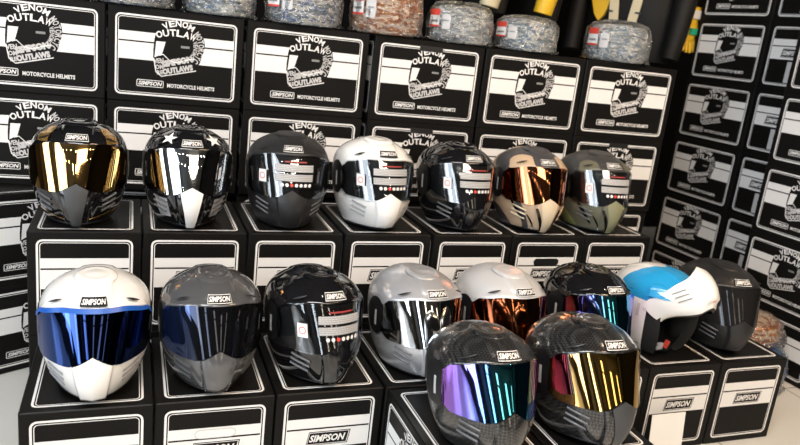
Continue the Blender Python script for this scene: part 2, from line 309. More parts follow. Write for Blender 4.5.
# ------------------------------------------------------------------ setting
def room():
    fl=mat('pale_floor_tile',(0.62,0.60,0.56),0.25,0,0.0); nt=fl.node_tree; b=nt.nodes['Principled BSDF']
    tc=nt.nodes.new('ShaderNodeTexCoord'); br=nt.nodes.new('ShaderNodeTexBrick'); br.offset=0; br.inputs['Scale'].default_value=1
    br.inputs['Color1'].default_value=(0.60,0.585,0.55,1); br.inputs['Color2'].default_value=(0.57,0.56,0.53,1); br.inputs['Mortar'].default_value=(0.30,0.29,0.27,1)
    br.inputs['Brick Width'].default_value=0.6; br.inputs['Row Height'].default_value=0.6; br.inputs['Mortar Size'].default_value=0.004
    nt.links.new(tc.outputs['Object'],br.inputs['Vector']); nt.links.new(br.outputs['Color'],b.inputs['Base Color'])
    wm=mat('dark_shop_wall',(0.004,0.004,0.004),0.95,spec=0.1,noise=(3,0.3)); wf=mat('front_wall_paint',(0.09,0.075,0.06),0.8,noise=(1.2,0.6)); ce=mat('dark_ceiling',(0.06,0.06,0.06),0.9,noise=(2,0.2))
    def slab(n,c,d,m): mb=MB(); mb.box(c,d,m); return tag(mb.build(n),kind='structure')
    slab('floor',(0,-0.4,-0.05),(9.4,9.2,0.1),fl)
    slab('ceiling',(0,-0.4,3.35),(9.4,9.2,0.1),ce)
    slab('wall_back',(0,4.15,1.65),(9.4,0.1,3.3),wm)
    slab('wall_right',(4.65,-0.4,1.65),(0.1,9.2,3.3),wm)
    slab('wall_left',(-4.65,-0.4,1.65),(0.1,9.2,3.3),wf)
    slab('wall_front',(0,-4.95,1.65),(9.4,0.1,3.3),wf)
    day=mat('daylight_window_glass',(0.8,0.9,1),0.1,emis=(0.80,0.90,1.0),es=5.5); fr=mat('dark_window_frame',(0.03,0.03,0.03),0.5)
    warm=mat('added_glow_panel',(1,0.9,0.7),0.1,emis=(1.0,0.86,0.66),es=3.2)  # glow for unseen panels added as bright bars in the visor reflections
    def window(n,c,w_,h_,axis,m,mull):
        mb=MB(); d=(0.03,w_,h_) if axis=='x' else (w_,0.03,h_)
        mb.box(c,d,m)
        for k in range(mull+1):
            t=-w_/2+w_*k/mull; 
            cc=(c[0]+0.03,c[1]+t,c[2]) if axis=='x' else (c[0]+t,c[1]+0.03,c[2])
            mb.box(cc,(0.06,0.06,h_) if axis=='x' else (0.06,0.06,h_),fr)
        for z in (-h_/2,h_*0.28,h_/2):
            cc=(c[0]+0.03,c[1],c[2]+z) if axis=='x' else (c[0],c[1]+0.03,c[2]+z)
            mb.box(cc,(0.06,w_+0.06,0.06) if axis=='x' else (w_+0.06,0.06,0.06),fr)
        return tag(mb.build(n),kind='structure')
    window('window_1',(-4.58,1.3,1.6),1.1,2.5,'x',day,2)
    window('window_2',(-4.58,-1.0,1.6),0.9,2.5,'x',day,1)
    window('window_3',(-4.58,-3.2,1.6),1.1,2.5,'x',day,2)
    window('window_4',(-2.6,-4.88,1.6),0.9,2.5,'y',day,2)
    window('added_panel_5',(-0.2,-4.88,1.6),0.45,2.4,'y',warm,1)
    window('added_panel_6',(1.9,-4.88,1.5),0.5,2.2,'y',warm,1)
    window('added_panel_7',(3.6,-4.88,1.5),0.3,2.2,'y',warm,1)
    for k,(x,y,m_) in enumerate([(-2.0,-4.5,0),(0.9,-4.5,0),(2.9,-4.6,0),(-4.2,0.2,0),(-4.2,-2.2,0),(-3.6,-4.4,0),(-1.1,-4.4,0),(4.2,-3.2,0),(-4.2,2.6,0)]):  # unseen dark blocks added to put black gaps in the visor reflections
        slab('trim_%d'%(k+1),(x,y,1.3),(0.5,0.3,2.6),mat('added_dark_column_%d'%k,(0.05,0.045,0.04),0.7))
    lamp=mat('spot_lamp_lens',(1,1,1),0.2,emis=(1.0,0.93,0.80),es=150); hs=mat('spot_lamp_housing',(0.4,0.4,0.4),0.4)
    k=0
    for ix in range(8):
        for iy in range(6):
            x=-3.9+ix*1.1; y=-4.2+iy*0.95; r=0.035
            mb=MB(); c=[(x+r*math.cos(2*PI*j/12),y+r*math.sin(2*PI*j/12),3.262) for j in range(12)]
            mb.add(c,[tuple(reversed(range(12)))],lamp)
            R=0.05; o1=[(x+R*math.cos(2*PI*j/12),y+R*math.sin(2*PI*j/12),3.26) for j in range(12)]; o2=[(a,b_,3.298) for a,b_,_ in o1]
            mb.grid([c,o1,o2],hs,True); k+=1
            tag(mb.build('trim_%d'%(k+9)),kind='structure')
room()
# ------------------------------------------------------------------ cartons
BW,BD,BH = 0.405,0.274,0.2868
PW = make_box_mesh('helmet_box',BW,BD,BH)          # long cartons in the walls of boxes
PT = make_box_mesh('helmet_box',0.362,BD,BH)       # display tiers, end face out
PL = make_box_mesh('helmet_box',BW,BD,0.2495)      # bottom row of the right stack
used=set()
def carton(proto,x,y,z,rz,label,group):
    if proto.name not in used: o=proto; used.add(proto.name)
    else: o=proto.copy(); COL.objects.link(o)
    o.location=(x,y,z); o.rotation_euler=(0,0,rz); tag(o,label,'box',group); return o
ORD=['first','second','third','fourth','fifth','sixth','seventh','eighth']
# back stack: left end of front line, direction
BX,BY,BYAW=-0.4812,2.4240,-0.0541
bu=Vector((math.cos(BYAW),math.sin(BYAW)))
G_back='emblem boxes in the long stack along the back'
cs=[-0.002,0.410,0.826,1.252,1.665,2.076]; # left edges along the line
on_top=['cut off by the left edge','second from the left','third from the left','with a dark tab, under the orange bundle','second from the right end','under the silvery bundle']
behind=['behind the gold visor helmet','behind the star helmet','behind the matte black helmet','behind the white helmet','behind the tan helmet','behind the olive helmet']
tabs=[]
for row in range(4):
    for c in range(6):
        if row<2 and c==0: continue
        s=cs[c]+BW/2+0.002; x=BX+bu.x*s; y=BY+bu.y*s+random.uniform(0,0.004)+(0.012 if row<2 else 0)+(0.045 if row<2 and c==1 else 0)
        if row==3: lb='emblem box in the back stack top row, '+on_top[c]
        elif row==2: lb='emblem box in the back stack second row, '+behind[c]
        elif row==1 and c==5: lb='half-hidden emblem box low at the right end of the back stack'
        else: lb='black helmet box hidden low in the back stack behind the tiers'
        o=carton(PW,x,y,row*BH,BYAW+random.uniform(-0.004,0.004),lb,G_back if row>1 else 'hidden boxes under the back stack')
        if (row,c) in ((3,3),(2,3),(2,5)): tabs.append(o)
carton(PW,-0.4267+0.2025*math.cos(.455),2.2477+0.2025*math.sin(.455),BH,0.455,'turned emblem box at the left edge, upper of the two beside the tiers','turned emblem boxes at the left edge')
carton(PW,-0.425+0.2025*math.cos(.50),2.240+0.2025*math.sin(.50),0,0.50,'turned emblem box at the left edge, standing on the floor','turned emblem boxes at the left edge')
# middle tier (end faces out): carton origin is the middle of its front long face, turned 90 degrees
def endbox(left,front,z,label,group,dep=0.362,rz=0):
    # after rotating +90deg the local +y (depth) points to -x
    return carton(PT,left+BD,front+dep/2,z,PI/2,label,group)
MX,MY=-0.2418,1.9170; FX,FY=-0.2151,1.5195
ms=[0.000,0.277,0.556,0.838,1.124,1.401,1.677]
mh=['the black helmet with gold visor','the white star helmet','the matte black helmet with clear visor','the white helmet with clear visor','the glossy black helmet in the upper row','the tan swoosh helmet','the olive helmet']
M_boxes=[]
for i,s in enumerate(ms):
    M_boxes.append(endbox(MX+s,MY+random.uniform(0,0.003),BH,'black box under '+mh[i],'boxes of the upper display tier'))
    endbox(MX+s,MY+0.004,0,'black helmet box hidden under the upper display tier','hidden boxes under the upper tier')
fs_=[0.000,0.277,0.555,0.836,1.115,1.392,1.670,1.949]
fh=['the white helmet with blue visor','the gunmetal grey helmet','the glossy black helmet with warning stickers','the silver helmet with chrome visor','the silver helmet with amber visor','the black helmet with blue and purple visor','the open flip-up helmet','the matte black helmet at the right end']
F_boxes=[]
for i,s in enumerate(fs_):
    F_boxes.append(endbox(FX+s,FY+random.uniform(0,0.003),0,'black box under '+fh[i],'boxes of the lower display tier'))
endbox(FX+0.836,FY-0.372,0,'black box at the very front under the carbon helmet with rainbow visor','boxes in front of the lower tier')
endbox(FX+1.116,FY-0.372,0,'black box at the very front under the carbon helmet with golden visor','boxes in front of the lower tier')
# right stack
RX,RY,RYAW=2.5697,2.8682,-1.5128
ru=Vector((math.cos(RYAW),math.sin(RYAW))); rn=Vector((-ru.y,ru.x))  # depth direction (away from the room)
rowname={0:'top row',1:'second row from the top',2:'third row from the top',3:'fourth row from the top',4:'fifth row from the top',5:'bottom row'}
stick=[]
for k in range(0,6):
    zb=0.2505+(4-k)*BH if k<5 else 0.0
    pr=PW if k<5 else PL
    z=max(zb,0)
    c=Vector((RX,RY))+ru*(BW/2)
    carton(pr,c.x,c.y,z,RYAW,'dim emblem box in the right stack far column, '+rowname[k],'emblem boxes in the right stack')
    # end-face column, slightly set back: its local x axis runs into the depth
    p=Vector((2.597,2.4620)) # left front corner of the end face
    cc=p+rn*(BW/2)+ru*BD
    # rotate so the -x end faces the room: x axis -> rn, depth axis y -> -ru
    o=carton(pr,cc.x,cc.y,z,math.atan2(rn.y,rn.x),'dim box end with pale sticker in right stack, '+rowname[k],'end-on boxes in the right stack')
    stick.append(o)
    q=Vector((2.438,2.170)) + ru*(BW/2)
    carton(pr,q.x,q.y,z,RYAW,'dim emblem box in the right stack near column, '+rowname[k],'emblem boxes in the right stack')
# lid tabs, hand holes, size stickers
for o in tabs:
    mb=MB(); mb.box((0.0,-0.0014,BH-0.026),(0.085,0.0028,0.018),M['black']); mb.build('lid_tab',o)
def hand_hole(box,m_face,m_edge):
    mb=MB(); F=Face(mb,(-0.181,BD,0),(0,-1,0),(0,0,1)); xa,xb,y0,y1=BD/2-0.045,BD/2+0.045,BH-0.100,BH-0.076
    pts=[]
    for cx,a0 in ((xb-0.009,-90),(xa+0.009,90)):
        for j in range(7):
            a=math.radians(a0+j*30); pts.append((cx+0.012*math.cos(a),(y0+y1)/2+0.012*math.sin(a)))
    F.poly(pts,m_edge,4); F.poly([((x-BD/2)*0.96+BD/2,(y-(y0+y1)/2)*0.85+(y0+y1)/2) for x,y in pts],m_face,5)
    mb.build('hand_hole',box)
hand_hole(M_boxes[5],M['black'],M['black']); hand_hole(F_boxes[1],M['white'],M['grey'])
for o in stick:
    h=0.2495 if o.data==PL.data else BH
    mb=MB(); F=Face(mb,(-BW/2,BD,0),(0,-1,0),(0,0,1)); F.rect(0.125,0.035,0.205,h-0.165,M['grey'],4)
    F.poly([(0.165+0.02*math.cos(a*PI/6),0.085-0.0+0.026*math.sin(a*PI/6)) for a in range(12)],M['card'],5); F.rect(0.160,0.072,0.182,0.088,M['grey'],6)
    mb.build('size_sticker',o)
# ------------------------------------------------------------------ helmets
PROF=[ # z, half width, front, back, front exponent
(0.000,0.074,0.120,0.062,1.62),(0.014,0.088,0.141,0.076,1.62),(0.045,0.104,0.160,0.100,1.68),(0.080,0.1145,0.1655,0.124,1.82),
(0.115,0.1195,0.1600,0.143,1.95),(0.150,0.1215,0.153,0.155,2.05),(0.182,0.1208,0.1465,0.155,2.1),(0.208,0.1150,0.135,0.147,2.08),
(0.230,0.1005,0.115,0.129,2.05),(0.248,0.0755,0.085,0.096,2.0),(0.2605,0.044,0.048,0.058,2.0),(0.265,0.0,0.0,0.0,2.0)]
HT=0.265
def prof_u(u):
    n=len(PROF)-1; t=min(max(u,0),1)*n; i=min(int(t),n-1); f=t-i
    g=lambda k:PROF[min(max(k,0),n)]
    p0,p1,p2,p3=g(i-1),g(i),g(i+1),g(i+2)
    if i==n-1: p3=tuple(2*b-a for a,b in zip(p1,p2))
    return [0.5*((2*b)+(c-a)*f+(2*a-5*b+4*c-d)*f*f+(3*b-a-3*c+d)*f**3) for a,b,c,d in zip(p0,p1,p2,p3)]
_us=[(prof_u(k/600)[0],k/600) for k in range(601)]
def smooth(a,b,x):
    t=min(max((x-a)/(b-a),0),1); return t*t*(3-2*t)
def u_of_z(z):
    lo,hi=0,600
    while hi-lo>1:
        m=(lo+hi)//2
        if _us[m][0]<z: lo=m
        else: hi=m
    a,b=_us[lo],_us[hi]; return a[1]+(b[1]-a[1])*((z-a[0])/(b[0]-a[0]+1e-9))
def Su(th,u,k=1.0):
    z,A,F,B,n=prof_u(u); A=max(A,0);F=max(F,0);B=max(B,0)
    c,s=math.cos(th),math.sin(th)
    # cos>0 = front (-y)
    w=(1+c)/2; e=2/(n*w+2.1*(1-w))
    e = 2/n if c>0 else 2/(n+(2.1-n)*0.5)
    x=A*math.copysign(abs(s)**e,s); y=-(F if c>0 else B)*math.copysign(abs(c)**e,c)
    z+=0.013*smooth(1.4,2.5,abs(th if abs(th)<=PI else 2*PI-abs(th)))*max(0,1-z/0.07)
    return Vector((x,y,z))
def Sz(th,z,off=0.0):
    u=u_of_z(z); p=Su(th,u)
    if off:
        d=0.004; a=Su(th+0.02,u)-Su(th-0.02,u); b=Su(th,min(u+d,1))-Su(th,max(u-d,0)); n=a.cross(b); 
        if n.length>1e-9: p=p+n.normalized()*off
    return p
def smooth(a,b,x):
    t=min(max((x-a)/(b-a),0),1); return t*t*(3-2*t)
TV=math.radians(72)
def ztop(th):
    a=abs(th); return 0.211-0.014*smooth(0.45,1.2,a)-0.014*smooth(1.08,1.26,a)
def zbot(th):
    a=abs(th); return 0.094+0.026*max(0,1-a/0.46)**1.4 + 0.004*smooth(0.4,1.1,a)+0.014*smooth(1.08,1.26,a)
def cols():
    t=[-PI+PI*0.5*k/22 for k in range(22)]
    t+=[-PI/2+PI*k/110 for k in range(111)]
    t+=[PI/2+PI*0.5*k/22 for k in range(1,22)]
    return t
TH=cols()
def chin_push(th,z,amt):
    x=abs(Su(th,u_of_z(z)).x) if z<0.2 else 1
    w=0.026+0.30*(z-0.0) if z<0.09 else 0.053
    w=0.022+0.16*min(z,0.105)
    a=1-smooth(w-0.002,w+0.006,x)
    b=smooth(0.008,0.016,z)
    return amt*a*b*(1 if abs(th)<PI/2 else 0)
def shell_rows(push=0.009,ridge=True):
    n1,n2,n3=16,10,26; rows=[]
    for r in range(n1+n2+n3+1):
        row=[]
        for th in TH:
            zb,zt=zbot(th),ztop(th); ub,ut=u_of_z(zb),u_of_z(zt)
            if r<=n1: u=ub*r/n1
            elif r<=n1+n2: u=ub+(ut-ub)*(r-n1)/n2
            else: u=ut+(0.9995-ut)*(r-n1-n2)/n3
            z=prof_u(u)[0]; p=Su(th,u)
            off=0
            if r<=n1: off=chin_push(th,z,push)
            # brow lip and crown ridges
            if ridge and r>n1+n2:
                a=math.atan2(abs(p.x),-p.y)
                off+=0.0035*(1-smooth(0.0,0.02,z-zt))*(1 if abs(th)<1.2 else 0)
                off+=0.003*smooth(0.222,0.234,z)*(1-smooth(0.030,0.040,abs(p.x)))
            if off:
                n=Vector((p.x/0.12**2,p.y/0.16**2,(z-0.14)/0.14**2*0.6)).normalized(); p=p+n*off
            row.append(p)
        rows.append(row)
    return rows,n1,n2
_rows_cache=shell_rows()
def patch(name,parent,m,f,nu=8,nv=8,off=0.003,inside=None,smooth_=True):
    """surface patch: f(s,t)->(theta,z), s,t in 0..1"""
    mb=MB(); rows=[]
    for j in range(nv+1):
        rows.append([Sz(*f(i/nu,j/nv),off) for i in range(nu+1)])
    mb.grid(rows,m); return mb.build(name,parent,smooth_)
def wrap(mb,pts,fs,m,th0,z0,off):
    mb.add([Sz(th0+x/0.135,z0+y,off) for x,y in pts],fs,m)
def srect(mb,x0,y0,x1,y1,m,th0,z0,off,n=6):
    rows=[[Sz(th0+(x0+(x1-x0)*i/n)/0.135,z0+y,off) for i in range(n+1)] for y in (y0,(y0+y1)/2,y1)]
    mb.grid(rows,m)
def nameplate(root,th0=0.0,z0=0.234,style='white'):
    W_,H_=0.062,0.0155; mb=MB(); o=0.0082
    bg,fg = (M['white'],M['card'])
    if style=='dark': bg,fg=(M['card'],M['white'])
    if style=='dark':
        srect(mb,-W_/2,-H_/2,W_/2,H_/2,M['card'],th0,z0,o,10)
    else:
        srect(mb,-W_/2,-H_/2,W_/2,H_/2,M['white'],th0,z0,o,10)
        srect(mb,-W_/2+0.0012,-H_/2+0.0012,W_/2-0.0012,H_/2-0.0012,M['card'],th0,z0,o+0.0003,10)
    vs,fs,ww=text2d('SIMPSON',0.2,0.03)
    tw,tht=W_-0.006,H_*0.60
    wrap(mb,[(x/ww*tw-tw/2,y*tht-tht/2) for x,y in vs],fs,M['white'],th0,z0,o+0.0007)
    return mb.build('name_plate',root)
def lift(a):
    m_=0
    for th in TH:
        p=Sz(th,0.0001,0.0); zz=0.013*smooth(1.4,2.5,abs(th)); m_=min(m_,zz*math.cos(a)-(p.y)*math.sin(a))
    return -m_+0.0005
def helmet(name,x,y,z,rz,label,shell='gloss_black',visor='black',chin=None,plate='white',slit='slit_light',sticker=False,trim='black',crown=None,vent=None,vtrim=None,side='black',extra=None,sc=1.0,tilt=3.5):
    root=empty(name,(x,y,z),rz,label,'helmet','helmets on the display tiers'); root.scale=(sc,sc,sc); root.rotation_euler=(-math.radians(tilt),0,rz); root.location.z+=lift(math.radians(tilt))*sc
    rows,n1,n2=_rows_cache; shellm=M[shell]; crownm=M[crown] if crown else shellm
    def fm(i,j):
        th=TH[j]; th2=TH[(j+1)%len(TH)]
        if n1<=i<n1+n2 and abs(th)<=TV+1e-6 and abs(th2)<=TV+1e-6: return None
        if crown and i>=n1+n2 : return crownm
        return shellm
    mb=MB(); mb.grid(rows,shellm,True,fm); mb.build('shell',root,True)
    # liner (closed inner body)
    mb=MB(); lr=[[Vector((p.x*0.955,p.y*0.955,0.004+p.z*0.965)) for p in r[::2]] for r in rows[::3]]
    mb.grid(lr,M['liner'],True); mb.add(lr[0],[tuple(range(len(lr[0])))],M['liner']); mb.build('liner',root,True)
    # rubber base trim
    mb=MB(); rr=[]
    for zz,of in ((0.0,-0.004),(0.0,0.002),(0.004,0.0032),(0.008,0.002),(0.009,-0.002)):
        rr.append([Sz(th,max(zz,0.0001),of)*1.0 for th in TH])
        for p,th in zip(rr[-1],TH): p.z=zz+0.013*smooth(1.4,2.5,abs(th))
    mb.grid(rr,M['black'] if trim=='black' else M[trim],True); mb.build('edge_trim',root,True)
    # side plates with their upright white stickers
    for s in (-1,1):
        def f(a,b,s=s):
            t=-1+2*a; v=-1+2*b; t2=t*math.sqrt(1-v*v/2); v2=v*math.sqrt(1-t*t/2)
            return (s*(math.radians(84)+t2*math.radians(17)),0.145+v2*0.050)
        sp=patch('side_plate',root,M[side],f,10,10,0.0022)
        mb=MB(); srect(mb,-0.004,-0.022,0.004,0.020,M['grey'],s*math.radians(82),0.142,0.0034,2); 
        if shell!='gloss_white' or True: mb.build('side_sticker',sp)
    # visor
    vm=V[visor]; mb=MB(); nu,nv=64,16; vr=[]
    for j in range(nv+1):
        row=[]
        for i in range(nu+1):
            th=-TV+2*TV*i/nu; za,zb=zbot(th)-0.001,ztop(th)+0.001
            t=j/nv; q=Sz(th,za,0.0045).lerp(Sz(th,zb,0.0045),t); q2=Sz(th,za+(zb-za)*t,0.0045); row.append(q.lerp(q2,0.12))
        vr.append(row)
    mb.grid(vr,vm); vo=mb.build('visor',root,True)
    if vtrim:
        mb=MB(); rows2=[]
        for dz,of in ((-0.006,0.006),(0.003,0.0065)):
            rows2.append([Sz(-TV+2*TV*i/nu,ztop(-TV+2*TV*i/nu)+dz,of) for i in range(nu+1)])
        mb.grid(rows2,M[vtrim]); mb.build('visor_trim',vo,True)
    if sticker:
        mb=MB(); o=0.0056
        srect(mb,-0.024,0.0445,0.040,0.048,M['dull_red'],0.0,0.148,o)
        rng=random.Random(3)
        for y0,y1 in ((0.020,0.039),(-0.006,0.014)):
            srect(mb,-0.052,y0,0.062,y1,M['sticker_grey'],0.0,0.148,o,14)
            for r in range(4):
                yy=y0+0.002+(y1-y0-0.004)*r/3.4; xx=-0.050
                while xx<0.056:
                    wl=rng.uniform(0.003,0.008); srect(mb,xx,yy,xx+wl,yy+0.0022,M['grey'],0.0,0.148,o+0.0004,1); xx+=wl+0.0015
        for k in range(7):
            cx=-0.030+k*0.0140; n=12
            mb.add([Sz(0.0+(cx+0.0050*math.cos(2*PI*a/n))/0.135,0.148-0.0165+0.0050*math.sin(2*PI*a/n),o) for a in range(n)],[tuple(range(n))],M['red' if k==2 else 'white'])
        mb.build('warning_sticker',vo)
        mb=MB(); srect(mb,-0.013,-0.016,0.013,0.018,M['white'],-0.68,0.150,o,4)
        for r_ in range(24):
            a0,a1=2*PI*r_/24,2*PI*(r_+1)/24; q=[]
            for a,rr_ in ((a0,0.009),(a1,0.009),(a1,0.0072),(a0,0.0072)): q.append(Sz(-0.68+rr_*math.cos(a)/0.135,0.151+rr_*math.sin(a),o+0.0005))
            mb.add(q,[(0,1,2,3)],M['red'])
        mb.build('round_seal_sticker',vo)
    # chin slits
    for s in (-1,1):
        for k in range(3):
            z0=0.078-k*0.0145; mb=MB(); rows3=[]
            for of,dz in ((0.0005,0.0),(0.0040,0.002),(0.0040,0.0045),(0.0005,0.0055)):
                rows3.append([Sz(s*(0.60+0.03*k+0.34*i/6),z0+dz+0.014*i/6-0.010+0.0,of) for i in range(7)])
            mb.grid(rows3,M[slit]); mb.build('vent_slit',root,True)
    if chin:
        mb=MB(); rows4=[]
        for j in range(9):
            t=j/8; zz=0.012+0.088*t; w_=(0.023+0.015*t)/0.160
            rows4.append([])
            for i in range(9):
                th=w_*(-1+2*i/8); z_=zz+(0.016*(1-abs(-1+2*i/8))*t)
                rows4[-1].append(Sz(th,z_,0.0118))
        mb.grid(rows4,M[chin]); mb.build('chin_panel',root,True)
    # top vent and brow slits
    mb=MB(); rows5=[]
    for j,(rr_,hh) in enumerate(((1.0,0.0),(0.92,0.0028),(0.70,0.0036),(0.62,0.0018),(0.4,0.0028),(0.02,0.003))):
        row=[]
        for a in range(28):
            t=2*PI*a/28; px=0.046*rr_*math.cos(t); py=-0.028+0.050*rr_*math.sin(t)
            # height of the crown at px,py
            lo,hi=0.55,1.0
            for _ in range(22):
                m_=(lo+hi)/2; z_,A,F_,B,n=prof_u(m_); A=max(A,1e-6); Y=(F_ if py<0 else B); Y=max(Y,1e-6)
                if abs(px/A)**n+abs(py/Y)**n<1: lo=m_
                else: hi=m_
            z_=prof_u(lo)[0]; row.append(Vector((px,py,z_+hh+0.003)))
        rows5.append(row)
    mb.grid(rows5,M[vent] if vent else crownm,True); mb.build('top_vent',root,True)
    for s in (-1,1):
        mb=MB(); rows6=[]
        for of,dz in ((0.0065,-1),(0.0072,0),(0.0065,1)):
            rows6.append([Sz(s*(0.62+0.30*i/6),0.226-0.010*i/6+dz*0.0022*math.sin(PI*(i+0.3)/6.6),of) for i in range(7)])
        mb.grid(rows6,M['black']); mb.build('brow_slit',root,True)
    nameplate(root,0.0,0.2245,plate)
    if extra: extra(root)
    return root
def swoosh_extra(root):
    for s in (-1,1):
        for (a0,a1,z0,z1,wd) in ((0.34,0.16,0.085,0.016,0.012),(0.98,0.66,0.100,0.030,0.014),(0.60,0.40,0.060,0.018,0.007)):
            mb=MB(); rows=[]
            for j in range(7):
                t=j/6; ww=wd*(0.35+0.65*math.sin(PI*(0.15+0.8*t)))/0.135; a_=a0+(a1-a0)*t; z_=z0+(z1-z0)*t
                rows.append([Sz(s*(a_-ww/2+ww*i/4),z_,0.0118 if a_<0.42 else 0.0022) for i in range(5)])
            mb.grid(rows,M['gloss_black']); mb.build('black_slash_decal',root,True)
def star_extra(root):
    for s in (-1,1):
        mb=MB(); c=(s*0.58,0.232); pts=[]
        for k in range(10):
            r=0.023 if k%2==0 else 0.0095; a=PI/2+k*PI/5; pts.append(Sz(c[0]+r*math.cos(a)/0.105,c[1]+r*math.sin(a)*0.62,0.0085))
        ctr=Sz(c[0],c[1],0.0088); mb.add(pts+[ctr],[(k,(k+1)%10,10) for k in range(10)],M['white']); mb.build('star_decal',root)
        mb=MB(); rows=[[Sz(s*(0.60+0.32*i/5),0.030+0.052*j/4,0.0012) for i in range(6)] for j in range(5)]
        mb.grid(rows,M['silver']); mb.build('grey_cheek_decal',root,True)
def gold_extra(root):
    for s in (-1,1):
        mb=MB(); rows=[]
        for j in range(7):
            z=0.212+0.036*j/6; rows.append([Sz(s*(0.62+0.10*j/6+0.34*i/6),z,0.0012+0.0035*(z<0.235)) for i in range(7)])
        mb.grid(rows,M['gold']); mb.build('gold_flash_decal',root,True)
        mb=MB(); rows=[[Sz(s*(0.35+1.0*i/10),0.018+0.022*i/10+0.004*j,0.0016) for i in range(11)] for j in range(2)]
        mb.grid(rows,M['gold']); mb.build('gold_line_decal',root,True)
T1=2*BH+0.0005; T0=BH+0.0005
cM=lambda i:MX+ms[i]+BD/2-0.022
cF=lambda i:FX+fs_[i]+BD/2-0.014
ym=MY+0.148; yf=FY+0.145
R=math.radians
helmet('full_face_helmet',cM(0),ym,T1,R(0),'glossy black full face helmet with gold flashes and gold mirror visor, leftmost in upper row','gloss_black','gold',chin='dark_grey',extra=gold_extra)
helmet('full_face_helmet',cM(1)+0.005,ym,T1,R(0),'black helmet with white stars, white chin panel and chrome visor','gloss_black','chrome',chin='white',extra=star_extra)
helmet('full_face_helmet',cM(2)+0.012,ym,T1,R(-6),'matte black helmet with clear visor and warning sticker in the upper row','matte_black','clear',sticker=True)
helmet('full_face_helmet',cM(3),ym,T1,R(2),'glossy white helmet with clear visor and warning sticker in the upper row','gloss_white','clear',plate='dark',sticker=True,slit='slit_white')
helmet('full_face_helmet',cM(4),ym,T1,R(0),'glossy black helmet with clear stickered visor beside the white one in the upper row','gloss_black','clear',sticker=True)
helmet('full_face_helmet',cM(5),ym,T1,R(-4),'tan and dark grey swoosh helmet with amber mirror visor','desert','amber',slit='sand',chin='sand',extra=swoosh_extra)
helmet('full_face_helmet',cM(6)-0.016,ym,T1,R(-5),'olive green and grey helmet with clear visor, rightmost in upper row','olive','clear',sticker=True,slit='slit_light',chin='moss',extra=swoosh_extra)
helmet('full_face_helmet',cF(0)+0.024,yf,T0,R(0),'glossy white helmet with deep blue visor, leftmost in lower row','gloss_white','blue',plate='dark',slit='slit_white',vtrim='blue_trim')
helmet('full_face_helmet',cF(1)+0.008,yf,T0,R(2),'glossy gunmetal grey helmet with dark smoke visor','gunmetal','smoke',slit='dark_grey')
helmet('full_face_helmet',cF(2)-0.010,yf,T0,R(10),'glossy black helmet with warning stickers on its visor in the lower row','gloss_black','clear',sticker=True)
helmet('full_face_helmet',cF(3)-0.008,yf,T0,R(4),'brushed silver helmet with chrome mirror visor','silver','chrome')
helmet('full_face_helmet',cF(4)-0.024,yf,T0,R(3),'satin silver helmet with amber mirror visor','satin_silver','amber')
helmet('full_face_helmet',cF(5),yf,T0,R(0),'glossy black helmet with blue and purple mirror visor in the lower row','gloss_black','iridium')
helmet('full_face_helmet',cF(7)-0.020,yf+0.035,T0,R(-12),'matte black helmet with black visor, rightmost in lower row','matte_black','black')
helmet('full_face_helmet',FX+0.836+BD/2-0.006,FY-0.372+0.125,T0,R(0),'carbon fibre helmet with rainbow mirror visor at the very front','carbon','iridium',sc=0.98,tilt=9)
helmet('full_face_helmet',FX+1.116+BD/2-0.012,FY-0.372+0.13,T0,R(0),'carbon fibre helmet with golden mirror visor and dark chin at the very front','carbon','old_gold',sc=1.02,chin='dark_grey',tilt=9)
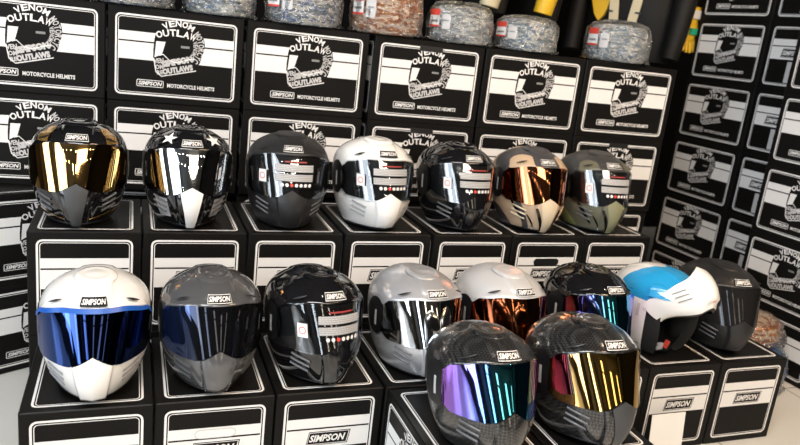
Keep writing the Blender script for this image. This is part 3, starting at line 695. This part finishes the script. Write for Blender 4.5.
# open flip-up helmet
def flip_helmet(x,y,z,rz):
    root=empty('flip_up_helmet',(x,y,z),rz,'white and blue flip-up helmet standing open with its chin bar raised','helmet','helmets on the display tiers')
    rows,n1,n2=_rows_cache
    def fm(i,j):
        th=TH[j]; th2=TH[(j+1)%len(TH)]
        if abs(th)<=math.radians(72) and abs(th2)<=math.radians(72) and i<n1+n2: return None
        return M['gloss_white'] if not(i>=n1+n2 and abs(th)<2.1) else M['blue']
    mb=MB(); mb.grid(rows,M['gloss_white'],True,fm); mb.build('shell',root,True)
    # liner: hollow black padding with a face opening
    mb=MB(); lr=[[Vector((p.x*0.95,p.y*0.95,0.003+p.z*0.965)) for p in r] for r in rows]
    inn=[[Vector((p.x*0.74,p.y*0.78+0.012,0.004+p.z*0.86)) for p in r] for r in rows]
    op=lambda i,j: None if (abs(TH[j])<=0.95 and abs(TH[(j+1)%len(TH)])<=0.95 and 3<=i<n1+n2-1) else M['liner']
    op2=lambda i,j: None if (abs(TH[j])<=0.95 and abs(TH[(j+1)%len(TH)])<=0.95 and i<n1+n2-1) else M['liner']
    mb.grid(lr,M['liner'],True,op2); mb.grid(inn,M['liner'],True,op2)
    js=[j for j in range(len(TH)) if abs(TH[j])<=0.95]
    for j in (js[0],js[-1]):
        mb.grid([[lr[i][j] for i in range(n1+n2)],[inn[i][j] for i in range(n1+n2)]],M['liner'])
    mb.grid([[lr[n1+n2-1][j] for j in js],[inn[n1+n2-1][j] for j in js]],M['liner'])
    mb.build('padding',root,True)
    # cheek pads
    for s in (-1,1):
        mb=MB(); rr=[]
        for k in range(9):
            t=k/8*PI; rr.append([(s*(0.072-0.014*math.sin(t)*math.sin(PI*i/10)),-0.070+0.075*i/10-0.0,0.015+0.105*(k/8)) for i in range(11)])
        mb.grid(rr,M['liner']); mb.build('cheek_pad',root,True)
    # chin bar, rotated up about the side pivots
    piv=Vector((0,0.015,0.150)); Rm=Matrix.Rotation(math.radians(-62),3,'X')
    def tr(p): return piv+Rm@(p-piv)
    nb=14; sel=[j for j in range(len(TH)) if abs(TH[j])<=math.radians(82)]
    outer=[]; inner=[]
    for i in range(0,n1+1):
        lf_=lambda j,z: z+(1-i/n1)*0.055*smooth(0.45,1.43,abs(TH[j])); outer.append([tr(Vector((rows[i][j].x*1.05,rows[i][j].y*1.04,lf_(j,rows[i][j].z)))) for j in sel]); inner.append([tr(Vector((rows[i][j].x*0.97,rows[i][j].y*0.93,lf_(j,rows[i][j].z)))) for j in sel])
    mb=MB(); mb.grid(outer,M['gloss_white']); mb.grid(inner,M['liner'])
    mb.grid([outer[0],inner[0]],M['black']); mb.grid([outer[-1],inner[-1]],M['gloss_white'])
    for e in (0,-1): mb.grid([[r[e] for r in outer],[r[e] for r in inner]],M['gloss_white'])
    cb=mb.build('chin_bar',root,True)
    for s in (-1,1):
        for k in range(3):
            mb=MB(); rr=[]
            for dz in (0,0.003):
                rr.append([tr(Vector((p.x*1.055,p.y*1.045,p.z))) for p in [Sz(s*(0.62+0.26*i/6),0.075-0.014*k+0.012*i/6+dz-0.008,0.002) for i in range(7)]])
            mb.grid(rr,M['midgrey']); mb.build('vent_slit',cb)
    mb=MB(); rr=[[tr(Vector((p.x*1.055,p.y*1.045,p.z))) for p in [Sz(-0.16+0.32*i/6,0.010+0.010*j,0.003) for i in range(7)]] for j in range(2)]
    mb.grid(rr,M['orange']); mb.build('chin_vent',cb)
    # raised inner visor band, top scoop, rear light
    mb=MB(); rr=[]
    for j in range(5):
        rr.append([Sz(-1.25+2.5*i/30,0.200+0.026*j/4,0.010) for i in range(31)])
    mb.grid(rr,M['blue']); mb.build('visor_frame',root,True)
    for s in (-1,1):
        mb=MB(); rr=[]
        for k,(of) in enumerate((0.002,0.014,0.010,0.002)):
            rr.append([Sz(s*(0.9+0.35*i/6),0.232-0.009*k+0.004*math.sin(PI*i/6),of) for i in range(7)])
        mb.grid(rr,M['blue']); mb.build('air_scoop',root,True)
        mb=MB(); rr=[[Sz(s*(1.95+0.10*i/2),0.10+0.025*j/2,0.002) for i in range(3)] for j in range(3)]
        mb.grid(rr,M['orange']); mb.build('side_reflector',root,True)
        mb=MB(); srect(mb,-0.004,-0.02,0.004,0.02,M['grey'],s*1.42,0.150,0.004,2); mb.build('side_sticker',root)
    # chin strap
    mb=MB(); tube(mb,[(-0.07,-0.01,0.03),(-0.04,-0.05,0.018),(0.0,-0.06,0.014),(0.03,-0.055,0.018)],0.007,M['black']); st=mb.build('chin_strap',root,True)
    mb=MB(); mb.box((-0.005,-0.063,0.035),(0.02,0.006,0.026),M['red'],Matrix.Rotation(0.5,3,'Y')); mb.box((-0.03,-0.058,0.03),(0.025,0.008,0.02),M['grey']); mb.build('strap_buckle',st)
    mb=MB(); rr=[]
    for zz,of in ((0.0,-0.004),(0.0,0.002),(0.004,0.0032),(0.008,0.002)):
        rr.append([Sz(th,0.0001+zz,of) for th in TH if abs(th)>math.radians(70)])
    mb.build('edge_trim',root,True) if False else None
    return root
flip_helmet(cF(6)-0.014,yf,T0,R(11))
# ------------------------------------------------------------------ film-wrapped bundles on the back stack
def bundle(x,y,z,rz,label,m,r=0.115,h=0.125,seed=1,tagc=True,grp='film-wrapped bundles on the back stack',sq=1.0):
    rg=random.Random(seed); root=empty('wrapped_bundle',(x,y,z),rz,label,'bundle',grp)
    mb=MB(); rows=[]; ph=[rg.uniform(0,6) for _ in range(6)]
    pr=[(0.0,0.80),(0.04,0.93),(0.15,1.0),(0.35,0.97),(0.5,1.0),(0.7,0.97),(0.86,0.92),(0.95,0.80),(1.0,0.55),(1.02,0.25),(1.02,0.01)]
    def rad(t,a,k): return k*r*(1+0.025*math.sin(3*a+ph[0])+0.015*math.sin(7*a+ph[1]+6*t))
    for t,k in pr: rows.append([(rad(t,a,k)*math.cos(a),sq*rad(t,a,k)*math.sin(a),0.004+h*t) for a in [2*PI*i/40 for i in range(40)]])
    mb.grid(rows,m,True); mb.add(rows[0],[tuple(range(40))],m); mb.build('folded_goods',root,True)
    mb=MB(); rows=[]; N=72
    pr2=[(0.0,1.10),(0.03,1.08),(0.10,1.05),(0.3,1.05),(0.5,1.07),(0.7,1.05),(0.88,1.01),(1.0,0.88),(1.08,0.6),(1.10,0.3),(1.10,0.02)]
    for q,(t,k) in enumerate(pr2):
        row=[]
        for i in range(N):
            a=2*PI*i/N; wr=0.020*math.sin(17*a+ph[2]+3*t)+0.015*math.sin(31*a+ph[3]-8*t)+0.03*math.sin(5*a+ph[4])*(q==0)+0.05*abs(math.sin(9*a+ph[5]))*(q<2)
            rr=rad(t,a,k)*(1+wr)+0.001+rg.uniform(-0.0025,0.003); row.append((rr*math.cos(a),sq*rr*math.sin(a),0.0025+h*t*(1+0.02*math.sin(13*a))+rg.uniform(-0.003,0.003)+ (0.006*abs(math.sin(11*a+ph[1])) if q<2 else 0)))
        rows.append(row)
    mb.grid(rows,M['film'],True); film=mb.build('plastic_film',root,False)
    if tagc:
        mb=MB()
        def cyl(a0,a1,z0,z1,mm,of,sh=0.0):
            rw=[]
            for zz in (z0,z1):
                rw.append([((r*1.10+of)*math.cos(a0+(a1-a0)*i/5+sh*(zz-z0)/0.05),sq*(r*1.10+of)*math.sin(a0+(a1-a0)*i/5+sh*(zz-z0)/0.05),zz) for i in range(6)])
            mb.grid(rw,mm)
        a=math.atan2(-y,-x)-rz-1.05
        cyl(a,a+0.42,h*0.40,h*0.86,M['white'],0.0); cyl(a,a+0.42,h*0.70,h*0.86,M['red'],0.0009); cyl(a,a+0.42,h*0.40,h*0.45,M['red'],0.0009); cyl(a+0.06,a+0.36,h*0.52,h*0.58,M['midgrey'],0.0009)
        mb.build('red_striped_label',root)
        mb=MB(); cyl(a+0.50,a+0.78,h*0.36,h*0.74,M['grey'],0.0); cyl(a+0.55,a+0.73,h*0.56,h*0.60,M['midgrey'],0.0008); mb.build('paper_sticker',root)
    return root
PB=[print_pattern('dark_blue_printed_cloth',[(0.03,0.05,0.12),(0.45,0.50,0.46),(0.08,0.17,0.42),(0.88,0.88,0.84)],44),
    print_pattern('pale_printed_cloth',[(0.06,0.10,0.16),(0.62,0.64,0.60),(0.20,0.32,0.48),(0.95,0.94,0.9)],44),
    print_pattern('orange_printed_cloth',[(0.55,0.14,0.02),(0.85,0.38,0.12),(0.40,0.10,0.03),(0.95,0.78,0.6)],40),
    print_pattern('grey_printed_cloth',[(0.08,0.08,0.09),(0.60,0.60,0.57),(0.20,0.26,0.34),(0.92,0.91,0.86)],46),
    print_pattern('blue_printed_cloth',[(0.004,0.03,0.22),(0.005,0.07,0.45),(0.01,0.10,0.55),(0.15,0.35,0.7)],22)]
TZ=4*BH+0.0005
def onwall(s,d): return BX+bu.x*s-bu.y*d, BY+bu.y*s+bu.x*d
for k,(s,d,m,r,h,lb) in enumerate([
  (0.745,0.11,PB[1],0.108,0.125,'white and grey film-wrapped bundle over the gap between second and third box'),
  (0.478,0.11,PB[0],0.113,0.12,'leftmost blue and grey film-wrapped bundle on the back stack, cut by the top edge'),
  (1.020,0.11,PB[0],0.122,0.13,'pale blue film-wrapped bundle just left of the orange one'),
  (1.310,0.11,PB[2],0.118,0.15,'orange brown film-wrapped bundle on the back stack'),
  (1.592,0.11,PB[3],0.112,0.13,'grey film-wrapped bundle just right of the orange one'),
  (1.862,0.11,PB[1],0.113,0.115,'low grey film-wrapped bundle with a pale sticker, second from the right'),
  (2.264,0.11,PB[1],0.118,0.140,'silvery film-wrapped bundle at the right end of the back stack')]):
    x,y=onwall(s,d); bundle(x,y,TZ,0.25*k/6,lb,m,r,h,seed=k+2)
# ------------------------------------------------------------------ floor bundles, right
bundle(2.255,1.90,0,0.9,'clear bag of folded blue goods on the floor at the right edge',PB[4],0.145,0.16,seed=22,tagc=False,grp='plastic bags on the floor')
bundle(2.25,1.92,0.1850,0.3,'clear bag of folded brown goods lying on the blue bag behind the matte black helmet',PB[2],0.125,0.08,seed=21,tagc=False,grp='plastic bags on the floor')
# ------------------------------------------------------------------ price card
mb=MB(); rot=Matrix.Rotation(-0.12,3,'X'); mb.box((0,0.0,0.0785),(0.125,0.0015,0.155),M['paper'],rot)
pc=mb.build('price_card'); pc.location=(1.522,1.470,0.0); pc.rotation_euler=(0,0,0.0)
mb=MB(); F=Face(mb,(-0.05,-0.012,0.0),(1,0,0),(0,0,1)); tag(pc,'blank white card leaning on the lower tier beside the golden-visor carbon helmet','card')
# ------------------------------------------------------------------ hanging riding gear behind the stack
def jacket(x,y,ztop_,rz,label,panel=None,sleeve=None,stripe=None):
    root=empty('riding_jacket',(x,y,ztop_-0.75),rz,label,'jacket','riding jackets hanging behind the stack')
    mb=MB(); rows=[]
    for t,wx,wy in ((0,0.22,0.07),(0.1,0.23,0.085),(0.3,0.22,0.09),(0.5,0.215,0.09),(0.65,0.23,0.09),(0.72,0.20,0.075),(0.75,0.08,0.05),(0.78,0.06,0.045)):
        rows.append([(wx*math.copysign(abs(math.cos(a))**0.8,math.cos(a))*(1+0.02*math.sin(9*a+5*t)),wy*math.sin(a)*(1+0.06*math.sin(5*a+9*t)),t) for a in [2*PI*i/36 for i in range(36)]])
    mb.grid(rows,M['leather'],True); mb.add(rows[0],[tuple(range(36))],M['leather']); bd=mb.build('body',root,True)
    for s in (-1,1):
        mb=MB(); tube(mb,[(s*0.20,0,0.68),(s*0.25,-0.01,0.55),(s*0.265,-0.03,0.35),(s*0.26,-0.06,0.15),(s*0.25,-0.08,0.02)],[0.06,0.062,0.055,0.048,0.042],M[sleeve] if (sleeve and s>0) else M['leather'],14); mb.build('sleeve',root,True)
    if panel:
        mb=MB(); mb.add([(-0.12,-0.098,0.30),(-0.02,-0.104,0.14),(0.02,-0.104,0.14),(0.12,-0.098,0.30),(0.10,-0.098,0.40),(0.0,-0.104,0.22),(-0.10,-0.098,0.40)],[(0,1,5,6),(1,2,5),(2,3,4,5)],M[panel]); mb.build('chest_chevron',root)
    if stripe:
        for s in (-1,1):
            mb=MB(); mb.box((s*0.07,-0.104,0.38),(0.045,0.006,0.60),M[stripe],Matrix.Rotation(s*0.12,3,'Y'))
            for k in range(4): mb.box((s*0.07,-0.109,0.22+0.1*k),(0.03,0.004,0.008),M['black'])
            mb.build('webbing_stripe',root)
    mb=MB(); tube(mb,[(0,0,0.78),(0,0,0.86),(0.03,0,0.89),(0.0,0,0.92)],0.004,M['midgrey'],6); mb.build('hanger_hook',root)
    return root
jacket(1.515,3.13,2.05,-PI/2,'black jacket hung side-on with one pale grey sleeve, behind the grey bundles',None,'cream')
jacket(1.785,3.13,2.05,-PI/2,'black jacket hung side-on with one yellow sleeve',None,'yellow')
jl=jacket(2.33,3.09,1.92,-0.95,'black jacket with two cream lettered stripes and a yellow patch, nearest the right stack',None,None,'cream')
mb=MB(); pts=[(-0.20,0.34),(-0.15,0.20),(-0.125,0.17),(-0.10,0.20),(-0.06,0.34)]
fr_=[(x,-0.088-0.012*(1-((x+0.13)/0.08)**2 if abs(x+0.13)<0.08 else 0),z) for x,z in pts]; bk_=[(x,y+0.02,z) for x,y,z in fr_]
mb.add(fr_+bk_,[(0,1,2,3,4),(9,8,7,6,5)]+[(k,(k+1)%5,5+(k+1)%5,5+k) for k in range(5)],M['yellow']); mb.build('yellow_patch',jl)
# small glove hanging at the far end of the right stack
g=empty('riding_glove',(2.55,2.895,1.29),0.1,'yellow riding glove with a green knuckle guard hanging left of the right stack','glove')
mb=MB(); rows=[]
for t,wx,wy in ((0,0.030,0.014),(0.03,0.040,0.018),(0.07,0.042,0.018),(0.10,0.034,0.016),(0.13,0.038,0.018),(0.16,0.042,0.020)):
    rows.append([(wx*math.cos(a),wy*math.sin(a),t) for a in [2*PI*i/16 for i in range(16)]])
mb.grid(rows,M['yellow'],True); mb.build('palm',g,True)
for k in range(4):
    mb=MB(); xx=-0.030+0.020*k; tube(mb,[(xx,0,0.012),(xx*1.15,-0.004,-0.02),(xx*1.2,-0.012,-0.05-0.006*(k in (1,2)))],[0.010,0.0095,0.007],M['yellow'],8); mb.build('finger',g,True)
mb=MB(); tube(mb,[(0.036,0,0.06),(0.056,-0.006,0.035),(0.060,-0.012,0.010)],[0.011,0.010,0.008],M['yellow'],8); mb.build('thumb',g,True)
mb=MB(); mb.box((0,-0.020,0.045),(0.045,0.010,0.030),M['green']); mb.build('knuckle_guard',g)
mb=MB(); mb.box((0,-0.019,0.125),(0.050,0.008,0.040),M['white']); mb.build('wrist_patch',g)
